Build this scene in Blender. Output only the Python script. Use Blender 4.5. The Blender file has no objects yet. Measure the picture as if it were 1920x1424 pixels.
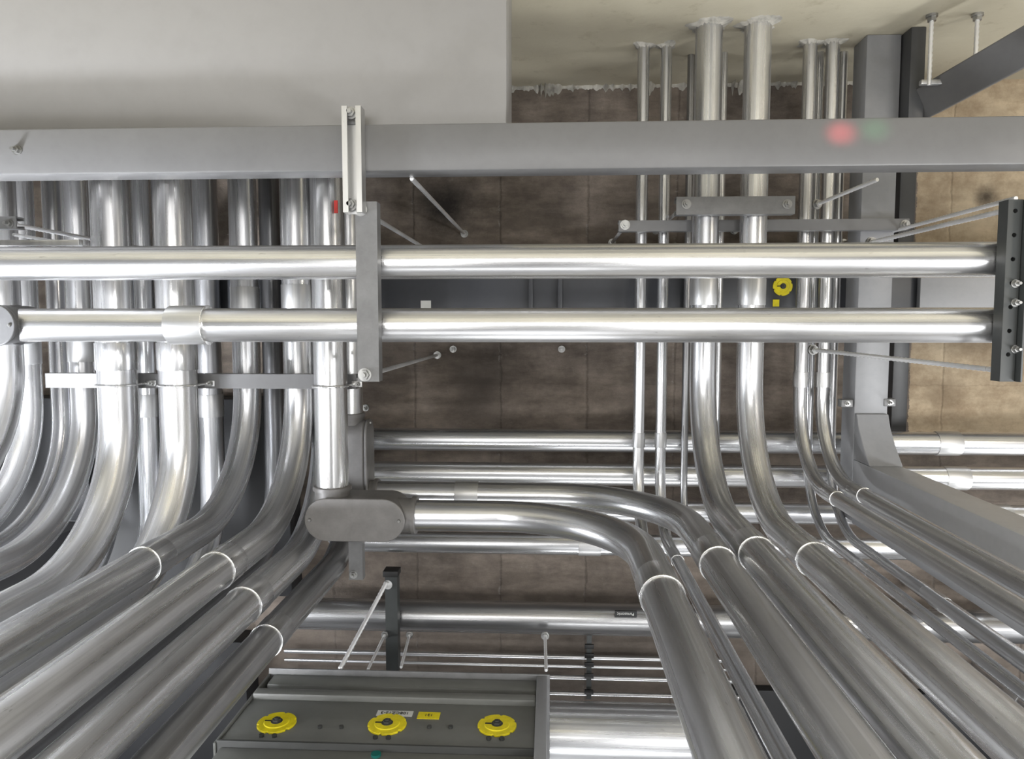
import bpy, bmesh, math, random
from mathutils import Vector, Matrix
random.seed(4)
F=1400.; CX,CY=960.,712.
Zc=Vector((70,-106,1400)).normalized()
Yc=Vector((0,18490,1400)); Yc=(Yc-Zc*Yc.dot(Zc)).normalized()
Xc=Yc.cross(Zc).normalized()
CAMZ=1.4
CEIL=4.7
def ray(px,py):
    r=Vector(((px-CX)/F,(py-CY)/F,1.0))
    w=Vector((Xc.dot(r),Yc.dot(r),Zc.dot(r)))
    return w/w.z
def P(px,py,D):
    w=ray(px,py)*D
    return Vector((w.x,w.y,D+CAMZ))
YW=ray(1050,162).y*CEIL
ZV=Vector((0,0,1)); XV=Vector((1,0,0)); YV=Vector((0,1,0))
coll=bpy.context.scene.collection
bpy.context.scene.view_settings.view_transform='Standard'

# ---------------- materials ----------------
def nt(name):
    m=bpy.data.materials.new(name); m.use_nodes=True
    t=m.node_tree; b=t.nodes['Principled BSDF']
    return m,t,b
def N(t,k,**kw):
    n=t.nodes.new(k)
    for a,v in kw.items(): setattr(n,a,v)
    return n
def ramp(t,fac,c0,c1,p0=0.3,p1=0.7):
    r=N(t,'ShaderNodeValToRGB')
    r.color_ramp.elements[0].position=p0; r.color_ramp.elements[1].position=p1
    r.color_ramp.elements[0].color=(*c0,1); r.color_ramp.elements[1].color=(*c1,1)
    t.links.new(fac,r.inputs[0]); return r
def noise(t,vec,scale,detail=4,rough=0.6):
    n=N(t,'ShaderNodeTexNoise'); n.inputs['Scale'].default_value=scale
    n.inputs['Detail'].default_value=detail; n.inputs['Roughness'].default_value=rough
    t.links.new(vec,n.inputs['Vector']); return n
def mapping(t,vec,s):
    m=N(t,'ShaderNodeMapping'); m.inputs['Scale'].default_value=s
    t.links.new(vec,m.inputs['Vector']); return m
def mixc(t,fac,a,b,mode='MULTIPLY'):
    m=N(t,'ShaderNodeMix',data_type='RGBA',blend_type=mode)
    if isinstance(fac,float): m.inputs[0].default_value=fac
    else: t.links.new(fac,m.inputs[0])
    for i,v in ((6,a),(7,b)):
        if isinstance(v,tuple): m.inputs[i].default_value=(*v,1)
        else: t.links.new(v,m.inputs[i])
    return m.outputs[2]
def steel(name,light,dark,r0=0.24,r1=0.37,uv=True,streak=1.0,metal=0.93,bump=0.09):
    m,t,b=nt(name)
    tc=N(t,'ShaderNodeTexCoord'); oi=N(t,'ShaderNodeObjectInfo')
    vec=tc.outputs['UV'] if uv else tc.outputs['Object']
    add=N(t,'ShaderNodeVectorMath',operation='ADD')
    mul=N(t,'ShaderNodeVectorMath',operation='SCALE'); mul.inputs[0].default_value=(17,31,5)
    t.links.new(oi.outputs['Random'],mul.inputs['Scale'])
    t.links.new(vec,add.inputs[0]); t.links.new(mul.outputs[0],add.inputs[1])
    v=add.outputs[0]
    st=noise(t,mapping(t,v,(45,0.14,20)).outputs[0],1.0,3,0.5)
    lowst=noise(t,mapping(t,v,(16,0.08,8)).outputs[0],1.0,2,0.5)
    bl=noise(t,mapping(t,v,(5,0.7,3)).outputs[0],1.5,5,0.6)
    fine=noise(t,mapping(t,v,(50,10,30)).outputs[0],2.0,3)
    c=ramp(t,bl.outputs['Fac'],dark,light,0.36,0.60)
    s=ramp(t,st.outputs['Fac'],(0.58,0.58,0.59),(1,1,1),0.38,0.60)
    c1=mixc(t,0.75*streak,c.outputs[0],s.outputs[0])
    sp=ramp(t,fine.outputs['Fac'],(0.45,0.44,0.43),(1,1,1),0.25,0.32)
    c2=mixc(t,0.5,c1,sp.outputs[0])
    t.links.new(c2,b.inputs['Base Color'])
    b.inputs['Metallic'].default_value=metal
    rr=N(t,'ShaderNodeMapRange'); rr.inputs[1].default_value=0.38; rr.inputs[2].default_value=0.60
    rr.inputs[3].default_value=r1; rr.inputs[4].default_value=r0
    t.links.new(st.outputs['Fac'],rr.inputs[0]); t.links.new(rr.outputs[0],b.inputs['Roughness'])
    bp=N(t,'ShaderNodeBump'); bp.inputs['Strength'].default_value=bump*streak; bp.inputs['Distance'].default_value=0.008
    t.links.new(lowst.outputs['Fac'],bp.inputs['Height'])
    bq=N(t,'ShaderNodeBump'); bq.inputs['Strength'].default_value=0.12*streak; bq.inputs['Distance'].default_value=0.0025
    t.links.new(st.outputs['Fac'],bq.inputs['Height']); t.links.new(bp.outputs[0],bq.inputs['Normal'])
    t.links.new(bq.outputs[0],b.inputs['Normal'])
    return m
def paint(name,col,rough=0.45,var=0.25,metal=0.0,scale=3):
    m,t,b=nt(name); tc=N(t,'ShaderNodeTexCoord')
    n=noise(t,tc.outputs['Object'],scale,6)
    d=tuple(c*(1-var) for c in col)
    r=ramp(t,n.outputs['Fac'],d,col,0.35,0.65)
    n2=noise(t,tc.outputs['Object'],scale*9,5)
    r2=ramp(t,n2.outputs['Fac'],(0.93,0.93,0.93),(1,1,1),0.35,0.55)
    t.links.new(mixc(t,0.6,r.outputs[0],r2.outputs[0]),b.inputs['Base Color'])
    b.inputs['Roughness'].default_value=rough; b.inputs['Metallic'].default_value=metal
    bp=N(t,'ShaderNodeBump'); bp.inputs['Strength'].default_value=0.03
    n3=noise(t,tc.outputs['Object'],120,2)
    t.links.new(n3.outputs['Fac'],bp.inputs['Height']); t.links.new(bp.outputs[0],b.inputs['Normal'])
    return m
M_light=steel('galvanised_light',(0.82,0.82,0.82),(0.66,0.66,0.66))
M_mid=steel('galvanised_mid',(0.76,0.765,0.775),(0.61,0.615,0.625))
M_satin=steel('galvanised_satin',(0.64,0.64,0.635),(0.54,0.54,0.535),0.36,0.46,streak=0.6,metal=0.85)
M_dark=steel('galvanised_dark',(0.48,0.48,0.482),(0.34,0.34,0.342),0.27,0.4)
M_vdark=steel('galvanised_very_dark',(0.28,0.28,0.285),(0.17,0.17,0.175),0.3,0.45)
M_cast=paint('cast_body',(0.20,0.193,0.187),0.48,0.2,metal=0.35,scale=12)
M_castd=paint('cast_body_dark',(0.11,0.11,0.112),0.5,0.2,metal=0.2,scale=12)
M_ring=steel('bright_ring',(0.95,0.95,0.94),(0.8,0.8,0.8),0.2,0.3,uv=False,streak=0.2)
M_strut=paint('strut_zinc',(0.18,0.18,0.18),0.45,0.2,metal=0.35,scale=14)
M_strutb=steel('strut_bright',(0.62,0.62,0.61),(0.45,0.45,0.45),0.35,0.5,uv=False,streak=0.1)
M_rod=steel('rod_zinc',(0.85,0.85,0.85),(0.7,0.7,0.7),0.3,0.4,uv=False,streak=0.1,metal=0.6)
M_bolt=steel('bolt_zinc',(0.42,0.42,0.41),(0.28,0.28,0.27),0.35,0.5,uv=False,streak=0.2)
M_beam=paint('beam_grey_paint',(0.132,0.131,0.131),0.4,0.08)
M_beamd=paint('beam_dark_paint',(0.055,0.056,0.058),0.45,0.2)
M_gapshade=paint('gap_shade_dark',(0.010,0.0105,0.012),0.6,0.2)  # near-black stands in for shade deep between the conduits
M_col=paint('column_grey_paint',(0.24,0.243,0.252),0.42,0.08)
M_col2=paint('column_light_grey_paint',(0.38,0.385,0.40),0.4,0.08)
M_duct=paint('duct_grey_paint',(0.25,0.244,0.238),0.3,0.04,scale=1)
M_green=paint('strut_dark_paint',(0.042,0.046,0.045),0.45,0.25)
M_box=paint('panel_green_grey',(0.15,0.152,0.140),0.4,0.15)
M_boxd=paint('panel_dark',(0.048,0.049,0.046),0.5,0.2)
M_blue=paint('busway_grey',(0.045,0.047,0.053),0.4,0.2)
M_yel=paint('knob_yellow',(0.84,0.70,0.01),0.4,0.2,scale=25)
M_white=paint('sticker_white',(0.65,0.65,0.62),0.6,0.1)
M_black=paint('label_black',(0.012,0.012,0.012),0.5,0.1)
M_red=paint('sticker_red',(0.5,0.03,0.02),0.5,0.1)
M_teal=paint('plug_teal',(0.0,0.12,0.10),0.5,0.1)
M_plast=paint('sealant',(0.58,0.555,0.49),0.9,0.5,scale=14)

def mat_wall():
    m,t,b=nt('wall_cream'); tc=N(t,'ShaderNodeTexCoord')
    n=noise(t,tc.outputs['Object'],1.5,6); r=ramp(t,n.outputs['Fac'],(0.44,0.40,0.30),(0.54,0.50,0.385),0.3,0.7)
    n2=noise(t,tc.outputs['Object'],7,8,0.7); r2=ramp(t,n2.outputs['Fac'],(0.6,0.56,0.5),(1,1,1),0.3,0.42)
    t.links.new(mixc(t,0.5,r.outputs[0],r2.outputs[0]),b.inputs['Base Color'])
    b.inputs['Roughness'].default_value=0.6
    bp=N(t,'ShaderNodeBump'); bp.inputs['Strength'].default_value=0.2; bp.inputs['Distance'].default_value=0.02
    t.links.new(n2.outputs['Fac'],bp.inputs['Height']); t.links.new(bp.outputs[0],b.inputs['Normal'])
    return m
def mat_ceiling():
    m,t,b=nt('concrete_brown'); tc=N(t,'ShaderNodeTexCoord'); v=tc.outputs['Object']
    c0=Vector((0.0,(YW-0.2+5.5)/2,CAMZ+CEIL+0.1))
    x0=P(938,700,CEIL).x-c0.x; y0=P(938,720,CEIL).y-c0.y
    s=P(1100,712,CEIL).x-P(938,712,CEIL).x
    wob=noise(t,v,9,10,0.75)
    cen=N(t,'ShaderNodeVectorMath',operation='SUBTRACT'); t.links.new(wob.outputs['Color'],cen.inputs[0]); cen.inputs[1].default_value=(0.5,0.5,0.5)
    sub=N(t,'ShaderNodeVectorMath',operation='SCALE'); sub.inputs['Scale'].default_value=0.06
    t.links.new(cen.outputs[0],sub.inputs[0])
    ad=N(t,'ShaderNodeVectorMath',operation='ADD'); t.links.new(v,ad.inputs[0]); t.links.new(sub.outputs[0],ad.inputs[1])
    def bricks(w,h,ox,oy,ms,mc=0.5):
        mp=N(t,'ShaderNodeMapping'); mp.inputs['Location'].default_value=(-x0+40*w+ox,-y0+40*h+oy,0)
        t.links.new(ad.outputs[0],mp.inputs['Vector'])
        br=N(t,'ShaderNodeTexBrick'); br.offset=0.0; br.inputs['Scale'].default_value=1.0
        br.inputs['Brick Width'].default_value=w; br.inputs['Row Height'].default_value=h
        br.inputs['Mortar Size'].default_value=ms; br.inputs['Mortar Smooth'].default_value=1.0
        br.inputs['Color1'].default_value=(1,1,1,1); br.inputs['Color2'].default_value=(0.88,0.88,0.88,1); br.inputs['Mortar'].default_value=(mc,mc*.98,mc*.96,1)
        t.links.new(mp.outputs[0],br.inputs['Vector']); return br
    br=bricks(s,50,0,25,0.012,0.55); br2=bricks(50,0.72,25,0.0,0.006,0.7)
    n=noise(t,v,1.4,12,0.77); n5=noise(t,mapping(t,v,(1.5,5,1)).outputs[0],1.6,8,0.7)
    base=ramp(t,n.outputs['Fac'],(0.120,0.097,0.080),(0.29,0.24,0.197),0.36,0.62)
    c=mixc(t,0.7,base.outputs[0],br.outputs['Color'])
    c=mixc(t,0.5,c,br2.outputs['Color'])
    r5=ramp(t,n5.outputs['Fac'],(0.60,0.59,0.57),(1.08,1.08,1.08),0.40,0.6); c=mixc(t,0.9,c,r5.outputs[0])
    n4=noise(t,v,9,10,0.8); r4=ramp(t,n4.outputs['Fac'],(0,0,0),(0.7,0.7,0.7),0.60,0.74)
    c=mixc(t,r4.outputs[0],c,(0.31,0.275,0.24),'MIX')
    jm=N(t,'ShaderNodeMath',operation='MULTIPLY'); t.links.new(br.outputs['Fac'],jm.inputs[0])
    r6=ramp(t,wob.outputs['Fac'],(0,0,0),(0.5,0.5,0.5),0.54,0.60); t.links.new(r6.outputs[0],jm.inputs[1])
    c=mixc(t,jm.outputs[0],c,(0.36,0.33,0.305),'MIX')
    sx=N(t,'ShaderNodeSeparateXYZ'); t.links.new(ad.outputs[0],sx.inputs[0])
    gt=N(t,'ShaderNodeMath',operation='GREATER_THAN'); gt.inputs[1].default_value=P(1712,560,CEIL).x-c0.x
    t.links.new(sx.outputs[0],gt.inputs[0])
    lt=N(t,'ShaderNodeMath',operation='LESS_THAN'); lt.inputs[1].default_value=P(1800,812,CEIL).y-c0.y
    t.links.new(sx.outputs[1],lt.inputs[0])
    mm=N(t,'ShaderNodeMath',operation='MULTIPLY'); t.links.new(gt.outputs[0],mm.inputs[0]); t.links.new(lt.outputs[0],mm.inputs[1])
    nt2=noise(t,v,3,12,0.74)
    tan=ramp(t,nt2.outputs['Fac'],(0.34,0.255,0.165),(0.55,0.445,0.31),0.38,0.58)
    tn=mixc(t,0.45,tan.outputs[0],r5.outputs[0])
    tn=mixc(t,0.6,tn,br2.outputs['Color'])
    c=mixc(t,mm.outputs[0],c,tn,'MIX')
    # concrete colour blends darker further along the slab
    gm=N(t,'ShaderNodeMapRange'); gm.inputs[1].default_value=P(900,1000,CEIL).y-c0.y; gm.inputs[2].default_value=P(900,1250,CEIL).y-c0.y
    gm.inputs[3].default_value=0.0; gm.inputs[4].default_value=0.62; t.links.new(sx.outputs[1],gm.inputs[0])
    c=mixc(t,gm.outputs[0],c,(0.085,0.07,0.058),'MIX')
    def stain(c,px,py,rad,col,k=0.92):
        d=N(t,'ShaderNodeVectorMath',operation='DISTANCE'); t.links.new(v,d.inputs[0])
        p=P(px,py,CEIL)-c0; d.inputs[1].default_value=(p.x,p.y,-0.1)
        a=N(t,'ShaderNodeMath',operation='MULTIPLY_ADD'); t.links.new(n4.outputs['Fac'],a.inputs[0]); a.inputs[1].default_value=rad*1.2
        t.links.new(d.outputs['Value'],a.inputs[2])
        rr=ramp(t,a.outputs[0],(k,k,k),(0,0,0),rad*0.75,rad*1.75)
        return mixc(t,rr.outputs[0],c,col,'MIX')
    c=stain(c,836,385,0.24,(0.015,0.012,0.011),0.96)
    c=stain(c,1850,370,0.08,(0.05,0.038,0.025))
    c=stain(c,900,730,0.3,(0.08,0.066,0.056),0.6)
    c=stain(c,1770,740,0.12,(0.20,0.145,0.09),0.7)
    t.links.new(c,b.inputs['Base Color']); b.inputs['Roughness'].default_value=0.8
    bp=N(t,'ShaderNodeBump'); bp.inputs['Strength'].default_value=0.5; bp.inputs['Distance'].default_value=0.03
    t.links.new(n4.outputs['Fac'],bp.inputs['Height'])
    bp2=N(t,'ShaderNodeBump'); bp2.inputs['Strength'].default_value=0.3; bp2.inputs['Distance'].default_value=0.015; bp2.invert=True
    t.links.new(br.outputs['Fac'],bp2.inputs['Height']); t.links.new(bp.outputs[0],bp2.inputs['Normal'])
    t.links.new(bp2.outputs[0],b.inputs['Normal'])
    return m
M_wall=mat_wall(); M_ceil=mat_ceiling()
M_floor=paint('floor_grey',(0.32,0.322,0.33),0.5,0.15)
M_wall2=paint('wall_pale_grey',(0.40,0.405,0.42),0.6,0.08)

# ---------------- mesh helpers ----------------
def mk(name,verts,faces,mat,uvs=None,smooth=True,sharp=35,recalc=True):
    lo=Vector([min(v[i] for v in verts) for i in range(3)]); hi=Vector([max(v[i] for v in verts) for i in range(3)])
    c=(lo+hi)/2
    me=bpy.data.meshes.new(name)
    me.from_pydata([tuple(Vector(v)-c) for v in verts],[],faces)
    if uvs:
        l=me.uv_layers.new(name='UVMap')
        for fi,p in enumerate(me.polygons):
            for j,li in enumerate(p.loop_indices): l.data[li].uv=uvs[fi][j]
    if recalc:
        bm=bmesh.new(); bm.from_mesh(me); bmesh.ops.recalc_face_normals(bm,faces=bm.faces); bm.to_mesh(me); bm.free()
    if smooth:
        for p in me.polygons: p.use_smooth=True
        try: me.set_sharp_from_angle(angle=math.radians(sharp))
        except Exception: pass
    me.materials.append(mat)
    o=bpy.data.objects.new(name,me); o.location=c; coll.objects.link(o)
    return o
def tubegeo(pts,radii,seg,v0,verts,faces,uvs,caps=True):
    pts=[Vector(p) for p in pts]
    n=len(pts); t0=(pts[1]-pts[0]).normalized()
    up=XV if abs(t0.x)<0.9 else YV
    u=(up-t0*up.dot(t0)).normalized()
    L=0; base=len(verts); R0=max(radii)
    rows=[]
    for i in range(n):
        if i==0: t=(pts[1]-pts[0])
        elif i==n-1: t=pts[-1]-pts[-2]
        else: t=(pts[i+1]-pts[i]).normalized()+(pts[i]-pts[i-1]).normalized()
        t.normalize()
        u=(u-t*u.dot(t)).normalized(); w=t.cross(u)
        if i>0: L+=(pts[i]-pts[i-1]).length
        rows.append(L)
        for k in range(seg):
            a=2*math.pi*k/seg
            verts.append(pts[i]+u*(math.cos(a)*radii[i])+w*(math.sin(a)*radii[i]))
    for i in range(n-1):
        for k in range(seg):
            k2=(k+1)%seg
            faces.append((base+i*seg+k,base+i*seg+k2,base+(i+1)*seg+k2,base+(i+1)*seg+k))
            a0=k/seg*2*math.pi*R0; a1=(k+1)/seg*2*math.pi*R0
            uvs.append([(a0,rows[i]),(a1,rows[i]),(a1,rows[i+1]),(a0,rows[i+1])])
    if caps:
        faces.append(tuple(base+k for k in range(seg))); uvs.append([(0,0)]*seg)
        faces.append(tuple(base+(n-1)*seg+k for k in range(seg))); uvs.append([(0,0)]*seg)
def tubes(name,specs,mat,sharp=35):
    v=[];f=[];uv=[]
    for pts,r,seg in specs:
        rr=r if isinstance(r,(list,tuple)) else [r]*len(pts)
        tubegeo(pts,rr,seg,0,v,f,uv)
    return mk(name,v,f,mat,uv,sharp=sharp)
def tube(name,pts,r,mat,seg=40): return tubes(name,[(pts,r,seg)],mat)
def box(name,lo,hi,mat,bev=0.004):
    lo=Vector(lo);hi=Vector(hi)
    a=Vector([min(lo[i],hi[i]) for i in range(3)]);b=Vector([max(lo[i],hi[i]) for i in range(3)])
    bm=bmesh.new(); bmesh.ops.create_cube(bm,size=1)
    s=b-a
    for v in bm.verts: v.co=Vector((v.co.x*s.x,v.co.y*s.y,v.co.z*s.z))
    if bev>0: bmesh.ops.bevel(bm,geom=list(bm.edges),offset=min(bev,min(s)*0.4),segments=2,affect='EDGES',profile=0.5)
    me=bpy.data.meshes.new(name); bm.to_mesh(me); bm.free()
    for p in me.polygons: p.use_smooth=True
    try: me.set_sharp_from_angle(angle=math.radians(35))
    except Exception: pass
    me.materials.append(mat)
    o=bpy.data.objects.new(name,me); o.location=(a+b)/2; coll.objects.link(o); return o
def top(o,label,cat,group=None):
    o['label']=label; o['category']=cat
    if group: o['group']=group
    return o
def struct(o): o['kind']='structure'; return o
def child(o,p,label=None):
    o.parent=p; o.matrix_parent_inverse=Matrix.Translation(-p.location)
    if label: o['label']=label
    return o
def empty(name,loc):
    o=bpy.data.objects.new(name,None); o.empty_display_size=0.05; o.location=loc; coll.objects.link(o); return o
def prism(name,outline,origin,u,v,w,depth,mat,bev=0.0):
    n=len(outline); vs=[];fs=[]
    for d in (0,depth):
        for a,b in outline: vs.append(origin+u*a+v*b+w*d)
    fs.append(tuple(range(n))); fs.append(tuple(range(n,2*n)))
    for i in range(n): fs.append((i,(i+1)%n,n+(i+1)%n,n+i))
    o=mk(name,vs,fs,mat,sharp=30)
    if bev>0:
        m=o.modifiers.new('b','BEVEL'); m.width=bev; m.segments=2; m.limit_method='ANGLE'; m.angle_limit=math.radians(50)
    return o
def cut(o,cyls):
    v=[];f=[];uv=[]
    for a,b,r,seg in cyls: tubegeo([a,b],[r,r],seg,0,v,f,uv)
    c=mk('cutter',v,f,M_boxd,smooth=False)
    m=o.modifiers.new('bool','BOOLEAN'); m.operation='DIFFERENCE'; m.object=c; m.solver='EXACT'
    bpy.context.view_layer.update()
    dg=bpy.context.evaluated_depsgraph_get()
    me=bpy.data.meshes.new_from_object(o.evaluated_get(dg)); o.modifiers.clear(); o.data=me
    bpy.data.objects.remove(c,do_unlink=True)
def strut(name,a,b,w,d,opendir,mat,t=0.006):
    a=Vector(a);b=Vector(b);ax=(b-a).normalized(); v=Vector(opendir); u=ax.cross(v).normalized()
    l=w*0.28
    o=[(-w/2,0),(w/2,0),(w/2,d),(w/2-l,d),(w/2-l,d-t),(w/2-t,d-t),(w/2-t,t),(-w/2+t,t),(-w/2+t,d-t),(-w/2+l,d-t),(-w/2+l,d),(-w/2,d)]
    return prism(name,o,a,u,v,ax,(b-a).length,mat)
def bolt(p,par,r=0.018,n=Vector((0,0,-1)),h=0.014,stub=0.02,mat=None):
    p=Vector(p); r=r*0.85
    o=tubes('bolt',[([p,p+n*0.003],r*1.35,20),([p+n*0.003,p+n*(0.003+h)],r,6),([p+n*0.003,p+n*(h+stub)],r*0.5,12)],mat or M_bolt)
    if par: child(o,par)
    return o
def rod(a,b,r=0.009,label='thin zinc-plated threaded rod hanging from the slab',cat='threaded rod',mat=None,nuts=True,grp='threaded hanger rods'):
    a=Vector(a);b=Vector(b);L=(b-a).length;n=max(4,int(L/0.012)); 
    pts=[a.lerp(b,i/n) for i in range(n+1)]; rr=[r*(1.0 if i%2 else 0.82) for i in range(n+1)]
    o=tubes('threaded_rod',[(pts,rr,8)],mat or M_rod,sharp=80); top(o,label,cat,grp)
    if nuts:
        d=(b-a).normalized()
        k=tubes('nut',[([b-d*0.03,b-d*0.012],r*1.9,6),([b-d*0.012,b],r*2.4,16)],M_bolt); child(k,o)
    return o
def vrod(px,py,D0,D1=CEIL,r=0.010,**k):
    p=P(px,py,D0); return rod(p,Vector((p.x,p.y,CAMZ+D1)),r,**k)

# ---------------- room ----------------
XL,XR,YF=-5.2,5.2,5.5
ZC=CAMZ+CEIL
struct(box('floor',(XL,YW,-0.1),(XR,YF,0),M_floor,0))
struct(box('ceiling',(XL,YW-0.2,ZC),(XR,YF,ZC+0.2),M_ceil,0))
struct(box('wall_back',(XL-0.2,YW-0.2,0),(XR+0.2,YW,ZC),M_wall,0))
struct(box('wall_front',(XL-0.2,YF,0),(XR+0.2,YF+0.2,ZC),M_wall2,0))
struct(box('wall_left',(XL-0.2,YW,0),(XL,YF,ZC),M_wall2,0))
struct(box('wall_right',(XR,YW,0),(XR+0.2,YF,ZC),M_wall2,0))
vs=[];fs=[];nx=260
xa_,xb_=P(940,160,CEIL).x,P(1700,160,CEIL).x
for i in range(nx+1):
    x=xa_+(xb_-xa_)*i/nx
    h=0.006+0.028*abs(math.sin(i*0.31)+math.sin(i*0.83+1)*0.6)*random.random()+ (0.07*random.random() if i in range(26,40) or i in range(90,100) or i in range(150,165) else 0)
    vs+= [Vector((x,YW,ZC-h)),Vector((x,YW+0.01,ZC-h*0.9)),Vector((x,YW+0.01+h*0.8,ZC-0.003))]
for i in range(nx):
    a=3*i;b=a+3
    fs+=[(a,b,b+1,a+1),(a+1,b+1,b+2,a+2)]
struct(mk('trim_1',vs,fs,M_plast,sharp=80))

# ---------------- conduits ----------------
def sleeve(par,c,ax,r,L=0.12,mat=None,ring=False,th=0.06):
    c=Vector(c);ax=Vector(ax).normalized(); R=r*(1+th)
    a=c-ax*L/2
    s=[(0,r*1.005),(0.0,R*0.985),(0.004,R),(L-0.004,R),(L,R*0.985),(L,r*1.005)]
    pts=[a+ax*(x+i*1e-5) for i,(x,_) in enumerate(s)]
    o=tubes('coupling',[(pts,[q for _,q in s],40)],mat or M_satin); child(o,par)
    if ring:
        e=c+ax*L/2; k_=0.002
        ang=[0,.6,1.2,1.57,1.9,2.5,3.14]
        pts=[e+ax*(math.cos(a)*-k_) for a in ang]
        rr=[R+0.0002+k_*math.sin(a) for a in ang]
        k=tubes('coupling_ring',[(pts,rr,40)],M_ring,sharp=80); child(k,par,'bright metal rim of the coupling')
def collar(par,p,r):
    n=56; vs=[];fs=[]
    ph=[random.random()*6.28 for _ in range(3)]
    rad=[]
    for k in range(n):
        a=2*math.pi*k/n
        rad.append(r*(1.3+0.2*math.sin(2*a+ph[0])+0.14*math.sin(5*a+ph[1])+0.25*random.random())+0.014+0.012*math.sin(3*a+ph[2]))
    for k in range(n):
        a=2*math.pi*k/n; d=Vector((math.cos(a),0,math.sin(a)))
        vs.append(p+d*rad[k]); vs.append(p+d*(r*0.6+rad[k]*0.4)+Vector((0,0.003+random.random()*0.008,0))); vs.append(p+d*r*0.98+Vector((0,0.004+0.014*random.random(),0)))
    for k in range(n):
        b=(k+1)%n
        fs.append((3*k,3*b,3*b+1,3*k+1)); fs.append((3*k+1,3*b+1,3*b+2,3*k+2))
    o=mk('sealant_collar',vs,fs,M_plast,sharp=80); child(o,par,'rough pale plaster sealant around the pipe')
def arc(c,u,v,R,n=24): return [c+u*(R*math.sin(math.pi/2*i/n))+v*(R*(1-math.cos(math.pi/2*i/n))) for i in range(n+1)]
def conduit(px,py,D0,w,leg,R,mat,label,group,coup=(),ring=True,slv=True,smat=None,ystart=None,wallcollar=False,cw=None):
    X=P(px,py,D0).x; r=w/2/F*D0; z0=CAMZ+D0
    c=ray(*leg); D=X/c.x; Y=c.y*D
    Dc=min(D,D0-R-0.05)
    y0=YW+0.001 if ystart is None else ystart
    pts=[Vector((X,y0,z0))]+arc(Vector((X,Y-R,z0)),YV,-ZV,R)+[Vector((X,Y,0.0))]
    o=tube('conduit',pts,r,mat,48); top(o,label,'pipe',group)
    if slv: sleeve(o,(X,Y,CAMZ+Dc),(0,0,-1),r,0.13,smat or mat,ring,0.035)
    for cy in coup:
        q=P(px,cy,D0); sleeve(o,(X,q.y,z0),(0,1,0),r,0.13 if r>0.04 else 0.08,None,th=0.05 if r>0.04 else 0.12)
    if wallcollar: collar(o,Vector((X,YW,z0)),r)
    return o,X,Y,r
GL='large steel conduits bending down to the floor'
c205,_,_,r205=conduit(208,400,3.45,72,(40,1138),0.66,M_light,'pale galvanised steel conduit, wide bend, strapped under strut',GL,slv=False)
sleeve(c205,(c205.location.x,P(220,668,3.45).y,CAMZ+3.45),(0,1,0),r205,0.13,M_light)
c335,_,_,r335=conduit(323,400,3.45,70,(200,1140),0.62,M_light,'pale galvanised steel conduit with threaded coupling, strapped under strut',GL,slv=False)
sleeve(c335,(c335.location.x,P(330,668,3.45).y,CAMZ+3.45),(0,1,0),r335,0.13,M_light)
conduit(-6,400,3.45,66,(-40,935),0.6,M_light,'pale galvanised steel conduit sweeping downward beside its neighbours',GL,slv=False)
conduit(143,400,3.8,50,(20,1050),0.64,M_light,'slim pale galvanised conduit with long downward bend',GL,coup=(655,),slv=False)
conduit(36,400,3.8,50,(5,990),0.62,M_light,'slim galvanised conduit with long downward bend',GL,coup=(660,),slv=False)
conduit(98,400,4.02,34,(0,1024),0.6,M_mid,'slim conduit close under the slab, partly hidden by others',GL,slv=False)
conduit(-62,400,3.98,54,(-40,1030),0.62,M_light,'galvanised conduit sweeping downward at the end of the bank',GL,slv=False)
conduit(-120,400,3.98,48,(-60,1075),0.6,M_mid,'galvanised conduit sweeping downward at the end of the bank',GL,slv=False)
conduit(455,400,3.8,51,(285,1050),0.60,M_mid,'dull galvanised steel conduit bending down, bright rim on coupling',GL,coup=(562,))
conduit(553,400,3.8,55,(418,1062),0.62,M_light,'galvanised steel conduit bending down, shiny coupling below bend',GL,coup=(558,))
conduit(603,400,3.85,52,(468,1125),0.55,M_mid,'darker galvanised conduit tucked behind the straight conduit',GL)
conduit(652,400,4.05,44,(510,1190),0.45,M_dark,'dark galvanised conduit bending down past the tap box',GL)
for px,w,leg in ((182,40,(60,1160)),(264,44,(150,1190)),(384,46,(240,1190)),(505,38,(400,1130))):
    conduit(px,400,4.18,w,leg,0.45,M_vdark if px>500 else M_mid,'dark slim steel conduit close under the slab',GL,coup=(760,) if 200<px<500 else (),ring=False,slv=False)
GR='conduits passing through the cream wall'
for px,leg,m in ((1323,(1410,1030),M_mid),(1413,(1515,1040),M_light)):
    conduit(px,400,3.8,48,leg,0.62,m,'large galvanised steel conduit leaving the wall and bending down',GR,coup=(548,),wallcollar=True)
for px,leg in ((1510,(1560,930)),(1552,(1610,924))):
    conduit(px,400,4.05,24,leg,0.42,M_light,'slim galvanised conduit leaving the wall and bending down',GR,coup=(712,),wallcollar=True)
conduit(1203,400,4.05,21,(1262,1143),0.35,M_light,'slim pale galvanised conduit straight from the wall',GR,coup=(825,),wallcollar=True)
conduit(1245,400,4.05,20,(1266,1045),0.33,M_mid,'slim galvanised conduit straight from the wall',GR,coup=(825,),wallcollar=True)
conduit(1291,400,4.2,13,(1335,1090),0.3,M_dark,'very thin dark steel conduit near the slab',GR,ring=False)
conduit(1350,400,4.18,16,(1400,1085),0.3,M_mid,'thin steel conduit near the slab beside a large one',GR,ring=False)
conduit(1528,400,4.2,16,(1621,1066),0.4,M_mid,'thin steel conduit near the slab bending down',GR,ring=False)
conduit(1572,400,4.2,16,(1720,1100),0.4,M_mid,'thin steel conduit near the slab bending down',GR,ring=False)
GV='vertical risers behind the bending conduits'
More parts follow.
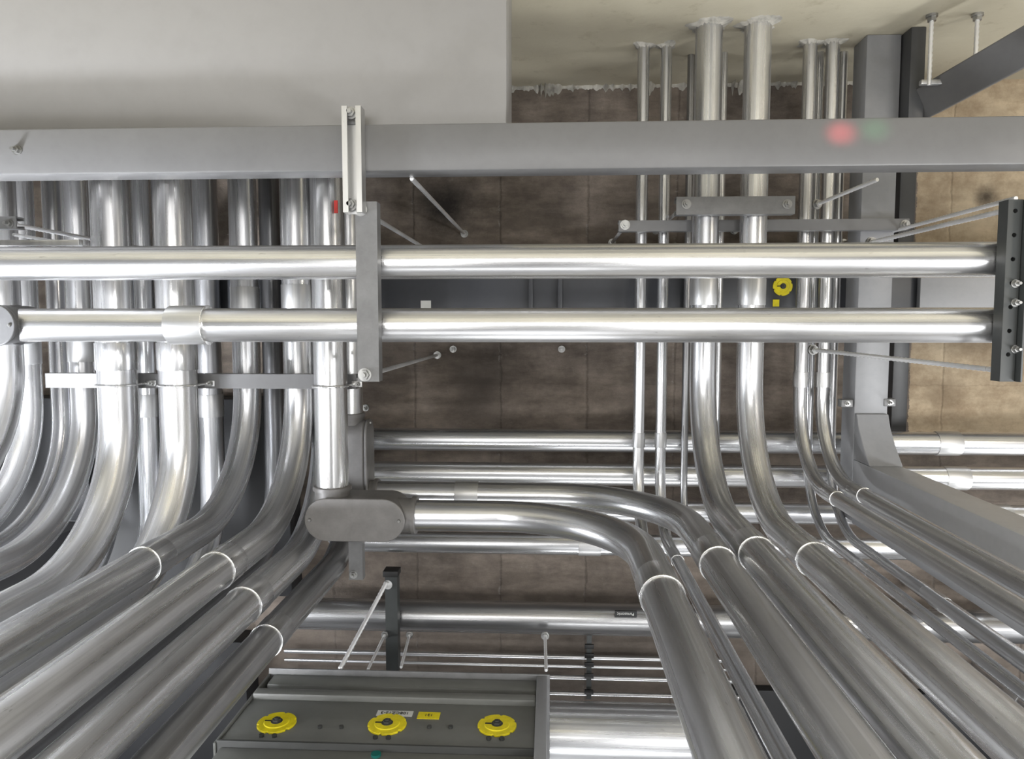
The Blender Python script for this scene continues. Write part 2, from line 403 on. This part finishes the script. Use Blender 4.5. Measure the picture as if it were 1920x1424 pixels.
for px,py,r in ((1700,1085,0.045),(1800,1085,0.045),(1600,1252,0.07),(1720,1252,0.07),(1840,1252,0.07)):
    p=P(px,py,CEIL); o=tube('riser',[(p.x,p.y,0),(p.x,p.y,ZC-0.001)],r,M_mid); top(o,'galvanised conduit rising straight to the slab','pipe',GV)
    sleeve(o,(p.x,p.y,CAMZ+4.3),(0,0,1),r,0.12)

D1=3.45; Y1=ray(900,968).y*D1; r1=59/2/F*D1
X615=P(614,400,D1).x; r615=62/2/F*D1
yb=P(618,930,D1).y
o=tube('conduit',[(X615,YW+0.001,CAMZ+D1),(X615,yb+0.02,CAMZ+D1)],r615,M_light)
top(o,'straight bright galvanised conduit running into a cast conduit fitting','pipe',GL); c615=o
lab=box('sticker',P(626,376,D1-r615-0.002),P(634,400,D1-r615+0.006),M_red,0); child(lab,o,'small red sticker')
X1a=P(765,968,D1).x
c=ray(1236,1105); Dl=Y1/c.y; X1=c.x*Dl; R=0.62
pts=[Vector((X1a,Y1,CAMZ+D1))]+arc(Vector((X1-R,Y1,CAMZ+D1)),XV,-ZV,R)+[Vector((X1,Y1,0))]
o=tube('conduit',pts,r1,M_mid,48); top(o,'large galvanised conduit curving from the conduit fitting down to the floor','pipe',GL)
sleeve(o,(X1,Y1,CAMZ+min(Dl,D1-R-0.05)),(0,0,-1),r1,0.16,M_mid,True,0.04)
D2=3.8; Y2=ray(870,928).y*D2; r2=49/2/F*D2
c=ray(1338,1047); Dl=Y2/c.y; X2=c.x*Dl; R=0.62; X2a=P(700,928,D2).x
pts=[Vector((X2a-0.03,Y2,CAMZ+D2))]+arc(Vector((X2-R,Y2,CAMZ+D2)),XV,-ZV,R)+[Vector((X2,Y2,0))]
o=tube('conduit',pts,r2,M_mid,48); top(o,'second large galvanised conduit curving across and down to the floor','pipe',GL)
sleeve(o,(X2,Y2,CAMZ+min(Dl,D2-R-0.05)),(0,0,-1),r2,0.16,M_mid,True,0.04)
q=P(876,928,D2); sleeve(o,(q.x,Y2,CAMZ+D2),(1,0,0),r2,0.12,th=0.08)
X650=P(650,400,D2).x
o=tube('conduit',[(X650,YW+0.001,CAMZ+D2),(X650,P(650,792,D2).y,CAMZ+D2)],r2,M_light); top(o,'straight galvanised conduit beside a larger one, ending in a cast fitting','pipe',GL)

def capsule(L,W,n=14):
    r=W/2; out=[]
    for i in range(n+1):
        a=-math.pi/2+math.pi*i/n; out.append((L/2-r+r*math.cos(a),r*math.sin(a)))
    for i in range(n+1):
        a=math.pi/2+math.pi*i/n; out.append((-L/2+r+r*math.cos(a),r*math.sin(a)))
    return out
def cbody(c,u,v,n,L,W,depth,label,hubs=(),grp='cast conduit fittings',mt=None):
    mt=mt or M_cast
    e=empty('conduit_fitting',c); top(e,label,'conduit fitting',grp)
    b=prism('housing',capsule(L*0.98,W*0.95),c-n*0.014,u,v,-n,depth,mt,0.012); child(b,e)
    k=prism('cover',capsule(L,W),c-n*0.014,u,v,n,0.014,mt,0.004); child(k,e,'oval cast cover plate with two screws')
    for s in (-1,1):
        p=c+u*(s*(L/2-W*0.13))
        sc=tubes('screw',[([p,p+n*0.006],[0.008,0.006],16),([p+n*0.006,p+n*0.008],0.004,6)],M_bolt); child(sc,e)
    for a,b2,r in hubs:
        a=Vector(a);b2=Vector(b2); d=(b2-a).normalized()
        h=tubes('hub',[([a,b2-d*0.02,b2-d*0.02,b2-d*0.004,b2],[r*1.0,r*1.0,r*1.1,r*1.1,r*1.05],36)],mt); child(h,e)
    return e
cx=P(664,972,D1-0.11).x
cface=Vector((cx,Y1,CAMZ+D1-0.11))
cbody(cface,XV,YV,-ZV,196/F*(D1-.11),84/F*(D1-.11),0.21,'dull grey cast conduit fitting with oval screwed cover plate',
  hubs=[((X615,Y1-0.03,CAMZ+D1),(X615,P(618,910,D1).y,CAMZ+D1),r615*1.08),((cx+0.1,Y1,CAMZ+D1),(P(782,968,D1).x,Y1,CAMZ+D1),r1*1.12)])
ya=P(650,785,D2).y; L=Y2+r2*1.1-ya
cbody(Vector((X650+0.105,ya+L/2,CAMZ+D2)),YV,ZV,XV,L,0.17,0.19,'dull grey cast conduit fitting turned on its side behind another',
  hubs=[((X650,ya+0.03,CAMZ+D2),(X650,ya-0.03,CAMZ+D2),r2*1.06),((X650+0.06,Y2,CAMZ+D2),(X2a+0.03,Y2,CAMZ+D2),r2*1.08)])

DC=2.9; GC='large conduits crossing beneath the others'
for i,yy in enumerate((492,610)):
    p=P(690,yy,DC); r=64/2/F*DC
    xa=XL if i==0 else P(25,615,DC).x
    o=tube('conduit',[(xa,p.y,CAMZ+DC),(2.6,p.y,CAMZ+DC)],r,M_light,48)
    top(o,'polished galvanised conduit crossing level under the other conduits' if i==0 else 'polished galvanised conduit with coupling, ending in a cast fitting','pipe',GC)
    if i==1:
        q=P(356,612,DC); sleeve(o,(q.x,p.y,CAMZ+DC),(1,0,0),r,0.15,None,True,0.16)
        yl=p.y
L=0.42; ce=Vector((P(12,612,DC-0.1).x-L/2+0.03,yl,CAMZ+DC-0.095))
cbody(ce,XV,YV,-ZV,L,0.165,0.19,'dark grey cast conduit fitting at the end of a crossing conduit',hubs=[((ce.x+0.1,yl,CAMZ+DC),(P(36,612,DC).x,yl,CAMZ+DC),64/2/F*DC*1.12)],mt=M_castd)
xo=ce.x-0.12
o=tube('conduit',[(xo,yl,CAMZ+DC),(xo,yl,CAMZ+CEIL)],0.066,M_mid); top(o,'galvanised conduit rising from a cast fitting to the slab','pipe',GC)

GF='conduits running level just under the slab'
for yy,w,D,m in ((826,42,4.33,M_mid),(889,42,4.33,M_light),(957,40,4.33,M_mid),(1020,40,4.33,M_mid)):
    p=P(1000,yy,D); r=w/2/F*D; x0=P(615,yy,D).x; R=0.2
    ar=[Vector((x0+R-R*math.cos(math.pi/2*i/10),p.y,CAMZ+D+R-R*math.sin(math.pi/2*i/10))) for i in range(11)]
    o=tube('conduit',[Vector((x0,p.y,ZC-0.001))]+ar+[Vector((XR,p.y,CAMZ+D))],r,m); top(o,'galvanised conduit running level close under the concrete slab','pipe',GF)
    for sx in {826:(1775,),889:(1790,),957:(1870,),1020:(1105,)}[yy]:
        q=P(sx,yy,D); sleeve(o,(q.x,p.y,CAMZ+D),(1,0,0),r,0.13)
p=P(900,1157,4.47); o=tube('conduit',[(P(560,1157,4.47).x,p.y,CAMZ+4.47),(XR,p.y,CAMZ+4.47)],60/2/F*4.47,M_dark); top(o,'large dark galvanised conduit with a small black label','pipe',GF)
eD=4.47-60/2/F*4.47-0.002
e=box('label_plate',P(1153,1146,eD),P(1194,1158,eD)+Vector((0,0,0.01)),M_black,0); child(e,o,'small black rectangular brand label')
def text(s,loc,size,mat,rot,par):
    cu=bpy.data.curves.new('t','FONT'); cu.body=s; cu.size=size; cu.align_x='CENTER'; cu.align_y='CENTER'; cu.extrude=0.0006
    o=bpy.data.objects.new('t',cu); coll.objects.link(o); bpy.context.view_layer.update()
    me=bpy.data.meshes.new_from_object(o.evaluated_get(bpy.context.evaluated_depsgraph_get()))
    bpy.data.objects.remove(o,do_unlink=True)
    me.materials.clear(); me.materials.append(mat)
    k=bpy.data.objects.new('lettering',me); k.rotation_euler=rot; k.location=loc; coll.objects.link(k)
    k.parent=par; k.matrix_parent_inverse=Matrix.Translation(-par.location); return k
text('Panasonic',P(1173,1152,eD-0.002),0.026,M_white,(0,math.pi,0),e)
for i,(yy,w) in enumerate(((1229,9),(1246,6),(1267,9),(1297,8))):
    p=P(900,yy,4.6); o=tube('conduit',[(-1.7,p.y,CAMZ+4.6),(1.2,p.y,CAMZ+4.6)],w/2/F*4.6,M_mid,16); top(o,'pencil-thin steel conduit running level under the slab','pipe','thin conduits under the slab')
p=P(1150,1384,4.1); o=tube('conduit',[(-1.2,p.y,CAMZ+4.1),(1.1,p.y,CAMZ+4.1)],128/2/F*4.1,M_mid,56); top(o,'very large smooth galvanised pipe above the tap box','pipe')
GT='added dark panels for shade under the slab'
for (ax_,ay_,bx_,by_) in ((-250,745,548,1120),(-250,1190,470,1560),(1300,1310,2060,1600)):  # dark panels added in place of shade in the conduit gaps
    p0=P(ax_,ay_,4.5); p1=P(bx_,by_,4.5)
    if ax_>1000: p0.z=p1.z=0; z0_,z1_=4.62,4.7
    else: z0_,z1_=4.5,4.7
    o=box('shade_panel',(p0.x,p0.y,CAMZ+z0_),(p1.x,p1.y,CAMZ+z1_-0.001),M_gapshade,0.01); top(o,'near-black panel added under the slab for shade behind conduits','shade panel',GT)

# ---------------- beams, duct ----------------
BT,BB=P(690,233,2.77),P(690,321,2.77)
bm_o=box('cross_beam',(XL,BT.y,CAMZ+2.77),(XR,BB.y,CAMZ+2.90),M_beam,0.008); top(bm_o,'long mid-grey painted steel beam spanning the room','beam')
q=P(33,282,2.77); bolt(q,bm_o,0.016)
dx=P(950,120,2.9).x
duct=box('duct',(XL+0.002,YW+0.002,CAMZ+2.902),(dx,(BT.y+BB.y)/2,CAMZ+3.28),M_duct,0.006); top(duct,'wide smooth light-grey sheet metal duct resting on the beam','duct')
fr=empty('steel_frame',P(1642,600,3.95)); top(fr,'grey painted steel frame with beam, gusset and column','steel frame')
xa=P(1611,500,3.95).x; xb=P(1675,500,3.95).x
lc=P(1642,922,3.95).y
child(box('beam',(xa,YW,CAMZ+3.95),(xb,lc+0.16,CAMZ+4.12),M_col,0.008),fr)
child(box('column',(xa+0.004,lc-0.17,0),(xb-0.004,lc+0.17,CAMZ+3.95),M_col2,0.008),fr)
hg=0.20
gp=prism('gusset',[(0,0),(0.24,0),(0.24,-0.02),(0.17,-0.05),(0.08,-0.12),(0.0,-hg)],Vector((xa+0.004,lc-0.17,CAMZ+3.95)),-YV,ZV,XV,xb-xa-0.008,M_col,0.004); child(gp,fr)
bolt(P(1648,838,3.93),fr,0.014)
fr2=empty('steel_frame',P(1700,150,3.9)); top(fr2,'dark grey steel beam with diagonal brace butting into the wall','steel frame')
child(box('beam',(xb+0.004,YW,CAMZ+3.86),(P(1734,150,3.86).x,P(1700,235,3.86).y,CAMZ+4.1),M_beamd,0.006),fr2)
a=P(1718,200,3.90); b=P(2060,10,3.0); d=(b-a).normalized(); n=ZV.cross(d).normalized(); w3=d.cross(n).normalized()
if w3.z<0: w3=-w3
hw=0.078
child(prism('brace',[(0,-hw),((b-a).length,-hw),((b-a).length,hw),(0,hw)],a,d,n,w3,0.12,M_beam,0.006),fr2,'grey diagonal steel brace')
o=box('steel_beam',(P(1682,500,4.53).x,YW,CAMZ+4.53),(P(1712,500,4.53).x,P(1700,810,4.53).y,CAMZ+4.69),M_beamd,0.006); top(o,'dark grey steel beam close under the slab','beam')
for px,ye in ((1742,160),(1828,135)):
    p=P(px,ye,3.72); rod((p.x,p.y,p.z),(p.x,YW,p.z),0.011,label='threaded steel rod sticking out of the cream wall',nuts=True)
q=P(1765,153,3.72); o=box('flat_plate',(P(1728,150,3.72).x,q.y-0.012,q.z),(P(1800,150,3.72).x,q.y+0.012,q.z+0.03),M_strutb); top(o,'small flat metal plate held on wall rods','metal bracket')
fl=empty('steel_frame',P(108,600,4.1)); top(fl,'dark blue-grey steel frame post behind conduits','steel frame')
xa2=P(84,700,4.15).x; xb2=P(140,700,4.15).x; yl2=P(110,985,4.15).y
child(box('beam',(xa2,YW,CAMZ+4.24),(xb2,yl2,CAMZ+4.26+0.1),M_gapshade,0.008),fl)
child(box('column',(xa2,yl2,0),(xb2,yl2+0.16,CAMZ+4.24),M_beamd,0.008),fl)
by0=P(1000,486,4.2).y; by1=P(1000,622,4.2).y
bw=empty('busway',P(1100,550,4.2)); top(bw,'dark grey enclosed busway with yellow plug cover','electrical busway')
child(box('housing',(-1.9,by0,CAMZ+4.23),(3.2,by1,CAMZ+4.5),M_blue,0.01),bw)
for px in (995,1050): 
    p=P(px,550,4.2); child(box('flange',(p.x-0.012,by0-0.01,CAMZ+4.19),(p.x+0.012,by1+0.01,CAMZ+4.235),M_blue,0.003),bw)
child(box('side_plate',(P(1722,550,4.2).x,by0-0.02,CAMZ+4.18),(3.1,by1+0.02,CAMZ+4.22),M_col,0.003),bw)
def knob(p,n,r,par,u):
    v=n.cross(u); out=[]
    NN=96
    for i in range(NN):
        a=2*math.pi*i/NN; k=r
        for q in range(6):
            da=abs((a-0.35-q*math.pi/3+math.pi)%(2*math.pi)-math.pi)
            if da<0.07: k=r*0.90
        out.append((k*math.cos(a),k*math.sin(a)))
    o=prism('knob',out,p,u,v,n,0.010,M_yel,0.002); child(o,par,'bright yellow notched round knob')
    rim=tubes('knob_ring',[([p+n*0.010,p+n*0.014],[r*0.66,r*0.62],36)],M_yel)
    nb=tubes('nut',[([p+n*0.014,p+n*0.016],r*0.30,24),([p+n*0.016,p+n*0.026],r*0.23,6),([p+n*0.026,p+n*0.032],r*0.11,12)],M_boxd)
    sl=prism('slot',[(-r*0.62,-r*0.05),(-r*0.3,-r*0.05),(-r*0.3,r*0.05),(-r*0.62,r*0.05)],p+n*0.0138,u,v,n,0.002,M_black)
    for x in (rim,nb,sl):
        x.parent=o; x.matrix_parent_inverse=Matrix.Translation(-o.location)
    return o
knob(P(1467,537,4.23),-ZV,0.053,bw,XV)
child(box('sticker',P(1449,562,4.229),P(1461,575,4.225),M_yel,0),bw,'small yellow-green sticker')
child(box('sticker',P(789,564,4.229),P(808,578,4.225),M_white,0),bw,'small white sticker')

# ---------------- struts ----------------
o=strut('strut_channel',P(686,378,2.77),P(686,378,2.77)+YV*(P(686,716,2.77).y-P(686,378,2.77).y),41/F*2.77,0.058,ZV,M_strut)
top(o,'grey steel strut channel holding up two crossing conduits','strut channel'); ms=o
bolt(P(676,393,2.77),ms,0.022); bolt(P(684,703,2.77),ms,0.022)
a=P(658,198,2.708); b=Vector((a.x,P(658,398,2.708).y,a.z))
a.z=b.z=CAMZ+2.768
o=strut('strut_channel',a,b,36/F*2.72,0.06,-ZV,M_strutb,0.007); top(o,'short bright open strut channel clamped under the beam','strut channel'); sc=o
for yy in (212,384): bolt(P(658,yy,2.742),sc,0.02)
child(box('clip',(a.x-0.028,P(658,225,2.74).y,CAMZ+2.745),(a.x+0.028,P(658,232,2.74).y,CAMZ+2.765),M_strut,0.002),sc)
a=P(1905,374,2.77); b=Vector((a.x,P(1905,716,2.77).y,a.z))
o=strut('strut_channel',a,b,0.050,0.058,ZV,M_green,0.008); 
hol=[]
yy=a.y+0.04
while yy<b.y-0.02:
    hol.append((Vector((a.x,yy,a.z-0.03)),Vector((a.x,yy,a.z+0.03)),0.008,16)); yy+=0.085
cut(o,hol)
top(o,'dark green-grey perforated strut channel with bolts','strut channel'); rs=o
for yy in (532,568,655): bolt(P(1903,yy,2.77),rs,0.013)
child(box('angle',(a.x+0.028,a.y,CAMZ+2.74),(a.x+0.036,b.y,CAMZ+2.9),M_green,0.002),rs)
a=P(-60,418,3.0); b=Vector((P(30,418,3.0).x,a.y,a.z)); o=strut('strut_channel',a,b,0.05,0.05,ZV,M_strut); top(o,'grey strut channel end with hanger rods','strut channel'); bolt(P(18,420,3.0),o,0.016)
a=P(-60,456,3.05); b=Vector((P(148,458,3.05).x,a.y,a.z)); o=box('flat_bar',(a.x,a.y-0.012,a.z),(b.x,a.y+0.012,a.z+0.03),M_strutb,0.003); top(o,'thin flat galvanised bar beside the conduits','metal bar')
DS=3.545
a=P(85,714,DS); b=Vector((P(668,714,DS).x,a.y,a.z)); o=strut('strut_channel',a,b,28/F*DS,0.06,ZV,M_beam); top(o,'long grey strut channel carrying strapped conduits','strut channel')
for cobj,rr in ((c205,r205),(c335,r335),(c615,r615)):
    X=cobj.location.x; y=P(300,719,DS).y; zc=CAMZ+D1
    pts=[Vector((X-rr-0.006,y,CAMZ+DS+0.01))]
    for i in range(25):
        an=math.pi*i/24; pts.append(Vector((X-math.cos(an)*(rr+0.006),y,zc-math.sin(an)*(rr+0.006))))
    pts.append(Vector((X+rr+0.006,y,CAMZ+DS+0.01)))
    k=tube('pipe_strap',pts,0.006,M_ring,10); top(k,'thin bright U-shaped strap around a conduit','pipe strap','U straps on the strut')
    bolt((X+rr+0.03,y,CAMZ+DS-0.005),k,0.012)
    child(box('tab',(X+rr,y-0.014,CAMZ+DS-0.006),(X+rr+0.05,y+0.014,CAMZ+DS-0.001),M_strutb,0.001),k)
DR=3.8-0.07-0.07
a=P(1268,386,DR); b=Vector((P(1491,386,DR).x,a.y,a.z)); o=strut('strut_channel',a,b,32/F*DR,0.06,ZV,M_strut); top(o,'short light-grey strut bar clamped under two large conduits','strut channel')
for px in (1287,1476): bolt(P(px,383,DR),o,0.02); vrod(px,383,DR+0.01)
DQ=3.888
a=P(1160,424,DQ); b=Vector((P(1705,424,DQ).x,a.y,a.z)); o=strut('strut_channel',a,b,20/F*DQ,0.05,ZV,M_beam); top(o,'long thin grey strut bar under small conduits','strut channel')
for px in (1172,1697): bolt(P(px,422,DQ),o,0.022); vrod(px,424,DQ+0.01)
a=P(666,1005,3.66); b=Vector((a.x,P(666,1088,3.66).y,a.z)); o=strut('strut_channel',a,b,27/F*3.66,0.05,ZV,M_strut); top(o,'short strut channel end beside the conduit fitting','strut channel'); bolt(P(663,1078,3.66),o,0.018)
a=P(733,1075,4.28); b=Vector((a.x,P(733,1262,4.28).y,a.z)); o=strut('strut_channel',a,b,24/F*4.28,0.07,ZV,M_green); top(o,'dark steel strut channel with bolt near the tap box','strut channel'); bolt(P(727,1097,4.28),o,0.024,mat=M_rod)
child(box('end_cap',(a.x-0.045,a.y-0.015,a.z-0.02),(a.x+0.045,a.y+0.02,a.z+0.075),M_black,0.003),o)
a=P(1105,1192,4.5); b=Vector((a.x,P(1105,1312,4.5).y,a.z)); o=strut('strut_channel',a,b,0.03,0.03,ZV,M_green); top(o,'narrow dark strut crossing pencil-thin conduits','strut channel')
for yy in (1212,1229,1246,1267,1297):
    q=P(1105,yy,4.5); child(box('clamp',(a.x-0.028,q.y-0.014,q.z-0.014),(a.x+0.028,q.y+0.014,q.z+0.0),M_black,0.003),o)
for px,py in ((1588,757),(1668,755)):
    p=P(px,py,3.95); o=box('beam_clamp',(p.x-0.03,p.y-0.02,p.z-0.005),(p.x+0.03,p.y+0.02,p.z+0.05),M_strut,0.004); top(o,'small steel clamp on the frame beam','beam clamp','beam clamps'); bolt(p-ZV*0.005,o,0.012); 
vrod(772,335,2.905); vrod(676,393,2.83); vrod(684,705,2.83); vrod(1905,372,2.95)
LR='slanting zinc rod bracing the perforated strut channel'
rod(P(1893,393,2.83),P(1632,455,3.85),0.011,label=LR); rod(P(1893,697,2.83),P(1522,656,3.9),0.011,label=LR)
rod(P(1645,337,3.3),P(1530,384,3.75),0.010,label='slanting zinc rod crossing beside the slim conduits')
vrod(18,420,3.05); vrod(25,440,3.08,r=0.008)
for px,py in ((1053,655),(850,655),(686,765)):
    p=P(px,py,CEIL); k=tubes('anchor_bolt',[([p,p-ZV*0.012],0.022,20),([p-ZV*0.012,p-ZV*0.035],0.014,6),([p-ZV*0.035,p-ZV*0.06],0.007,10)],M_bolt); top(k,'anchor bolt stub set in the concrete slab','anchor bolt','slab anchor bolts')

# ---------------- tap box ----------------
YB=1.9; 
tb=empty('busway_tap_box',Vector((-0.7,YB+0.2,CAMZ+3.15))); top(tb,'dark green-grey metal tap box with three yellow knobs','electrical box')
def Dof(px,py,Y): return Y/ray(px,py).y
xl=P(470,1315,Dof(470,1315,YB)).x; xr=P(1005,1315,Dof(1005,1315,YB)).x
dt=Dof(740,1318,YB); db=Dof(700,1402,YB)
child(box('face_panel',(xl,YB,CAMZ+db),(xr,YB+0.5,CAMZ+dt),M_box,0.006),tb)
YT=1.87; dtt=Dof(750,1263,YT)
child(box('top_plate',(xl-0.01,YT-0.01,CAMZ+dtt),(xr+0.07,YB+0.5,CAMZ+dtt+0.012),M_strut,0.004),tb)
hgt=dtt-dt
child(box('rail',(xl+0.02,YT+0.02,CAMZ+dt+hgt*0.55),(xr,YB+0.45,CAMZ+dtt),M_box,0.01),tb)
child(box('rail',(xl+0.01,YT+0.035,CAMZ+dt+hgt*0.28),(xr,YB+0.45,CAMZ+dt+hgt*0.52),M_boxd,0.01),tb)
child(box('rail',(xl,YT+0.0,CAMZ+dt),(xr,YB+0.45,CAMZ+dt+hgt*0.26),M_box,0.012),tb)
child(box('side_plate',(xr,YT-0.005,CAMZ+2.9),(xr+0.055,YB+0.5,CAMZ+dtt+0.0),M_col,0.004),tb)
child(box('side_plate',(xl-0.012,YT+0.02,CAMZ+db-0.02),(xl,YB+0.5,CAMZ+dtt+0.0),M_box,0.002),tb)
child(box('bottom_lip',(xl,YB-0.02,CAMZ+db-0.015),(xr,YB+0.5,CAMZ+db),M_boxd,0.004),tb)
child(box('base',(xl+0.02,YB+0.01,CAMZ+db-0.25),(xr,YB+0.5,CAMZ+db-0.015),M_box,0.006),tb)
for px,py in ((519,1358),(726,1361),(932,1363)):
    d=Dof(px,py,YB); k=knob(P(px,py,d),-YV,38/F*d,tb,XV)
    for s in (-1,1):
        p=P(px,py,d)+Vector((s*0.03,0,-0.112)); kk=tube('screw',[p,p-YV*0.012],0.012,M_boxd,6); child(kk,tb)
for px in (600,640,805,845):
    d=Dof(px,1366,YB); p=P(px,1366,d); kk=tube('screw',[p,p-YV*0.012],0.011,M_boxd,6); child(kk,tb)
def sticker(x0,x1,py,h0,h1,mat,lab,txt,size):
    cxm=(x0+x1)/2; d=Dof(cxm,py,YB); pc=P(cxm,py,d); hwid=(x1-x0)/2/F*d*0.985
    s_=box('sticker',(pc.x-hwid,YB-0.003,pc.z-h0),(pc.x+hwid,YB+0.0005,pc.z+h1),mat,0); child(s_,tb,lab)
    text(txt,Vector((pc.x,YB-0.005,pc.z+(h1-h0)/2)),size,M_black,(math.radians(90),math.radians(180),0),s_)
sticker(704,776,1340,0.018,0.028,M_white,'white sticker with black characters','108CZ12-3',0.030)
sticker(782,826,1343,0.03,0.03,M_yel,'yellow sticker with small black marks','121',0.028)
p=P(705,1418,Dof(705,1418,YB+0.01)); child(tube('plug',[p+YV*0.01,p-YV*0.012],0.022,M_teal,20),tb,'teal round plug')
rod(P(637,1256,dtt+0.02),P(725,1092,4.265),0.014,label='long bright rod from the tap box up to the dark strut',nuts=False)
rod(P(690,1256,dtt+0.02),P(722,1190,4.27),0.009,label='thin rod rising from the tap box')
rod(P(752,1252,dtt+0.02),P(768,1190,4.27),0.009,label='thin rod rising from the tap box')
rod(P(1024,1258,dtt+0.02),P(1022,1192,4.3),0.010,label='thin rod rising from the tap box')

# ---------------- camera & lights ----------------
cd=bpy.data.cameras.new('cam'); cam=bpy.data.objects.new('camera',cd); coll.objects.link(cam)
cd.sensor_width=36; cd.lens=36*F/1920; cd.clip_start=0.02
right=Vector((Xc.x,Yc.x,Zc.x)); down=Vector((Xc.y,Yc.y,Zc.y)); fwd=Vector((Xc.z,Yc.z,Zc.z))
m=Matrix((( right.x,-down.x,-fwd.x,0),(right.y,-down.y,-fwd.y,0),(right.z,-down.z,-fwd.z,CAMZ),(0,0,0,1)))
cam.matrix_world=m
bpy.context.scene.camera=cam
def area(name,loc,target,sx,sy,pw,col=(1,1,1)):
    l=bpy.data.lights.new(name,'AREA'); l.shape='RECTANGLE'; l.size=sx; l.size_y=sy; l.energy=pw; l.color=col
    o=bpy.data.objects.new(name,l); o.location=loc
    d=Vector(target)-Vector(loc); o.rotation_euler=d.to_track_quat('-Z','Y').to_euler(); coll.objects.link(o)
area('unseen_strip',(-3.4,1.4,1.9),(-1.4,0.3,4.8),0.35,2.6,180,(0.95,0.97,1))
area('unseen_strip',(3.4,1.2,1.6),(1.0,0.0,4.8),0.35,2.6,130,(0.98,0.99,1))
area('unseen_strip',(-1.3,0.6,0.4),(-1.3,0.3,5),0.4,2.6,36,(1,0.99,0.98))  # low strips added out of view for highlights along the conduits
area('unseen_strip',(1.3,0.6,0.4),(1.3,0.3,5),0.4,2.6,34,(1,0.99,0.98))
area('unseen_strip',(0.0,3.4,1.8),(0,0.5,4.8),3.0,0.35,45,(0.98,0.99,1))
area('unseen_strip',(0.2,-0.5,0.4),(0.2,-0.5,5),2.6,0.4,40,(1,0.985,0.965))
area('lamp_spot',(3.6,-0.6,2.6),(3.0,-0.2,6.1),0.5,0.5,24,(1,0.92,0.8))
area('lamp_spot',(-2.9,0.9,3.3),(-2.2,0.9,4.9),0.3,0.6,240,(0.9,0.935,1))
area('fill_side',(3.9,2.2,4.9),(1.2,0.8,3.0),0.4,1.6,95,(0.97,0.985,1))  # unseen high fills added to brighten the vertical conduit legs
area('fill_side',(-4.0,2.2,4.9),(-1.4,0.9,3.0),0.4,1.6,140,(0.94,0.965,1))
area('fill_side',(0.3,4.6,4.2),(0.3,0.9,2.6),2.4,0.4,60,(0.97,0.985,1))
def spot(loc,tgt,ang,pw,col):
    l=bpy.data.lights.new('indicator_spot','SPOT'); l.energy=pw; l.color=col; l.spot_size=math.radians(ang); l.spot_blend=1.0; l.shadow_soft_size=0.02
    o=bpy.data.objects.new('indicator_spot',l); o.location=loc; d=Vector(tgt)-Vector(loc); o.rotation_euler=d.to_track_quat('-Z','Y').to_euler(); coll.objects.link(o)
t1=P(1577,250,2.77); spot(t1+Vector((-0.9,-0.1,-1.1)),t1,4.0,330,(1,0.08,0.1))
t2=P(1640,243,2.77); spot(t2+Vector((-0.9,-0.1,-1.1)),t2,4.0,70,(0.1,1,0.3))
w=bpy.data.worlds.new('world'); bpy.context.scene.world=w; w.use_nodes=True
w.node_tree.nodes['Background'].inputs[0].default_value=(0.6,0.6,0.6,1); w.node_tree.nodes['Background'].inputs[1].default_value=0.3
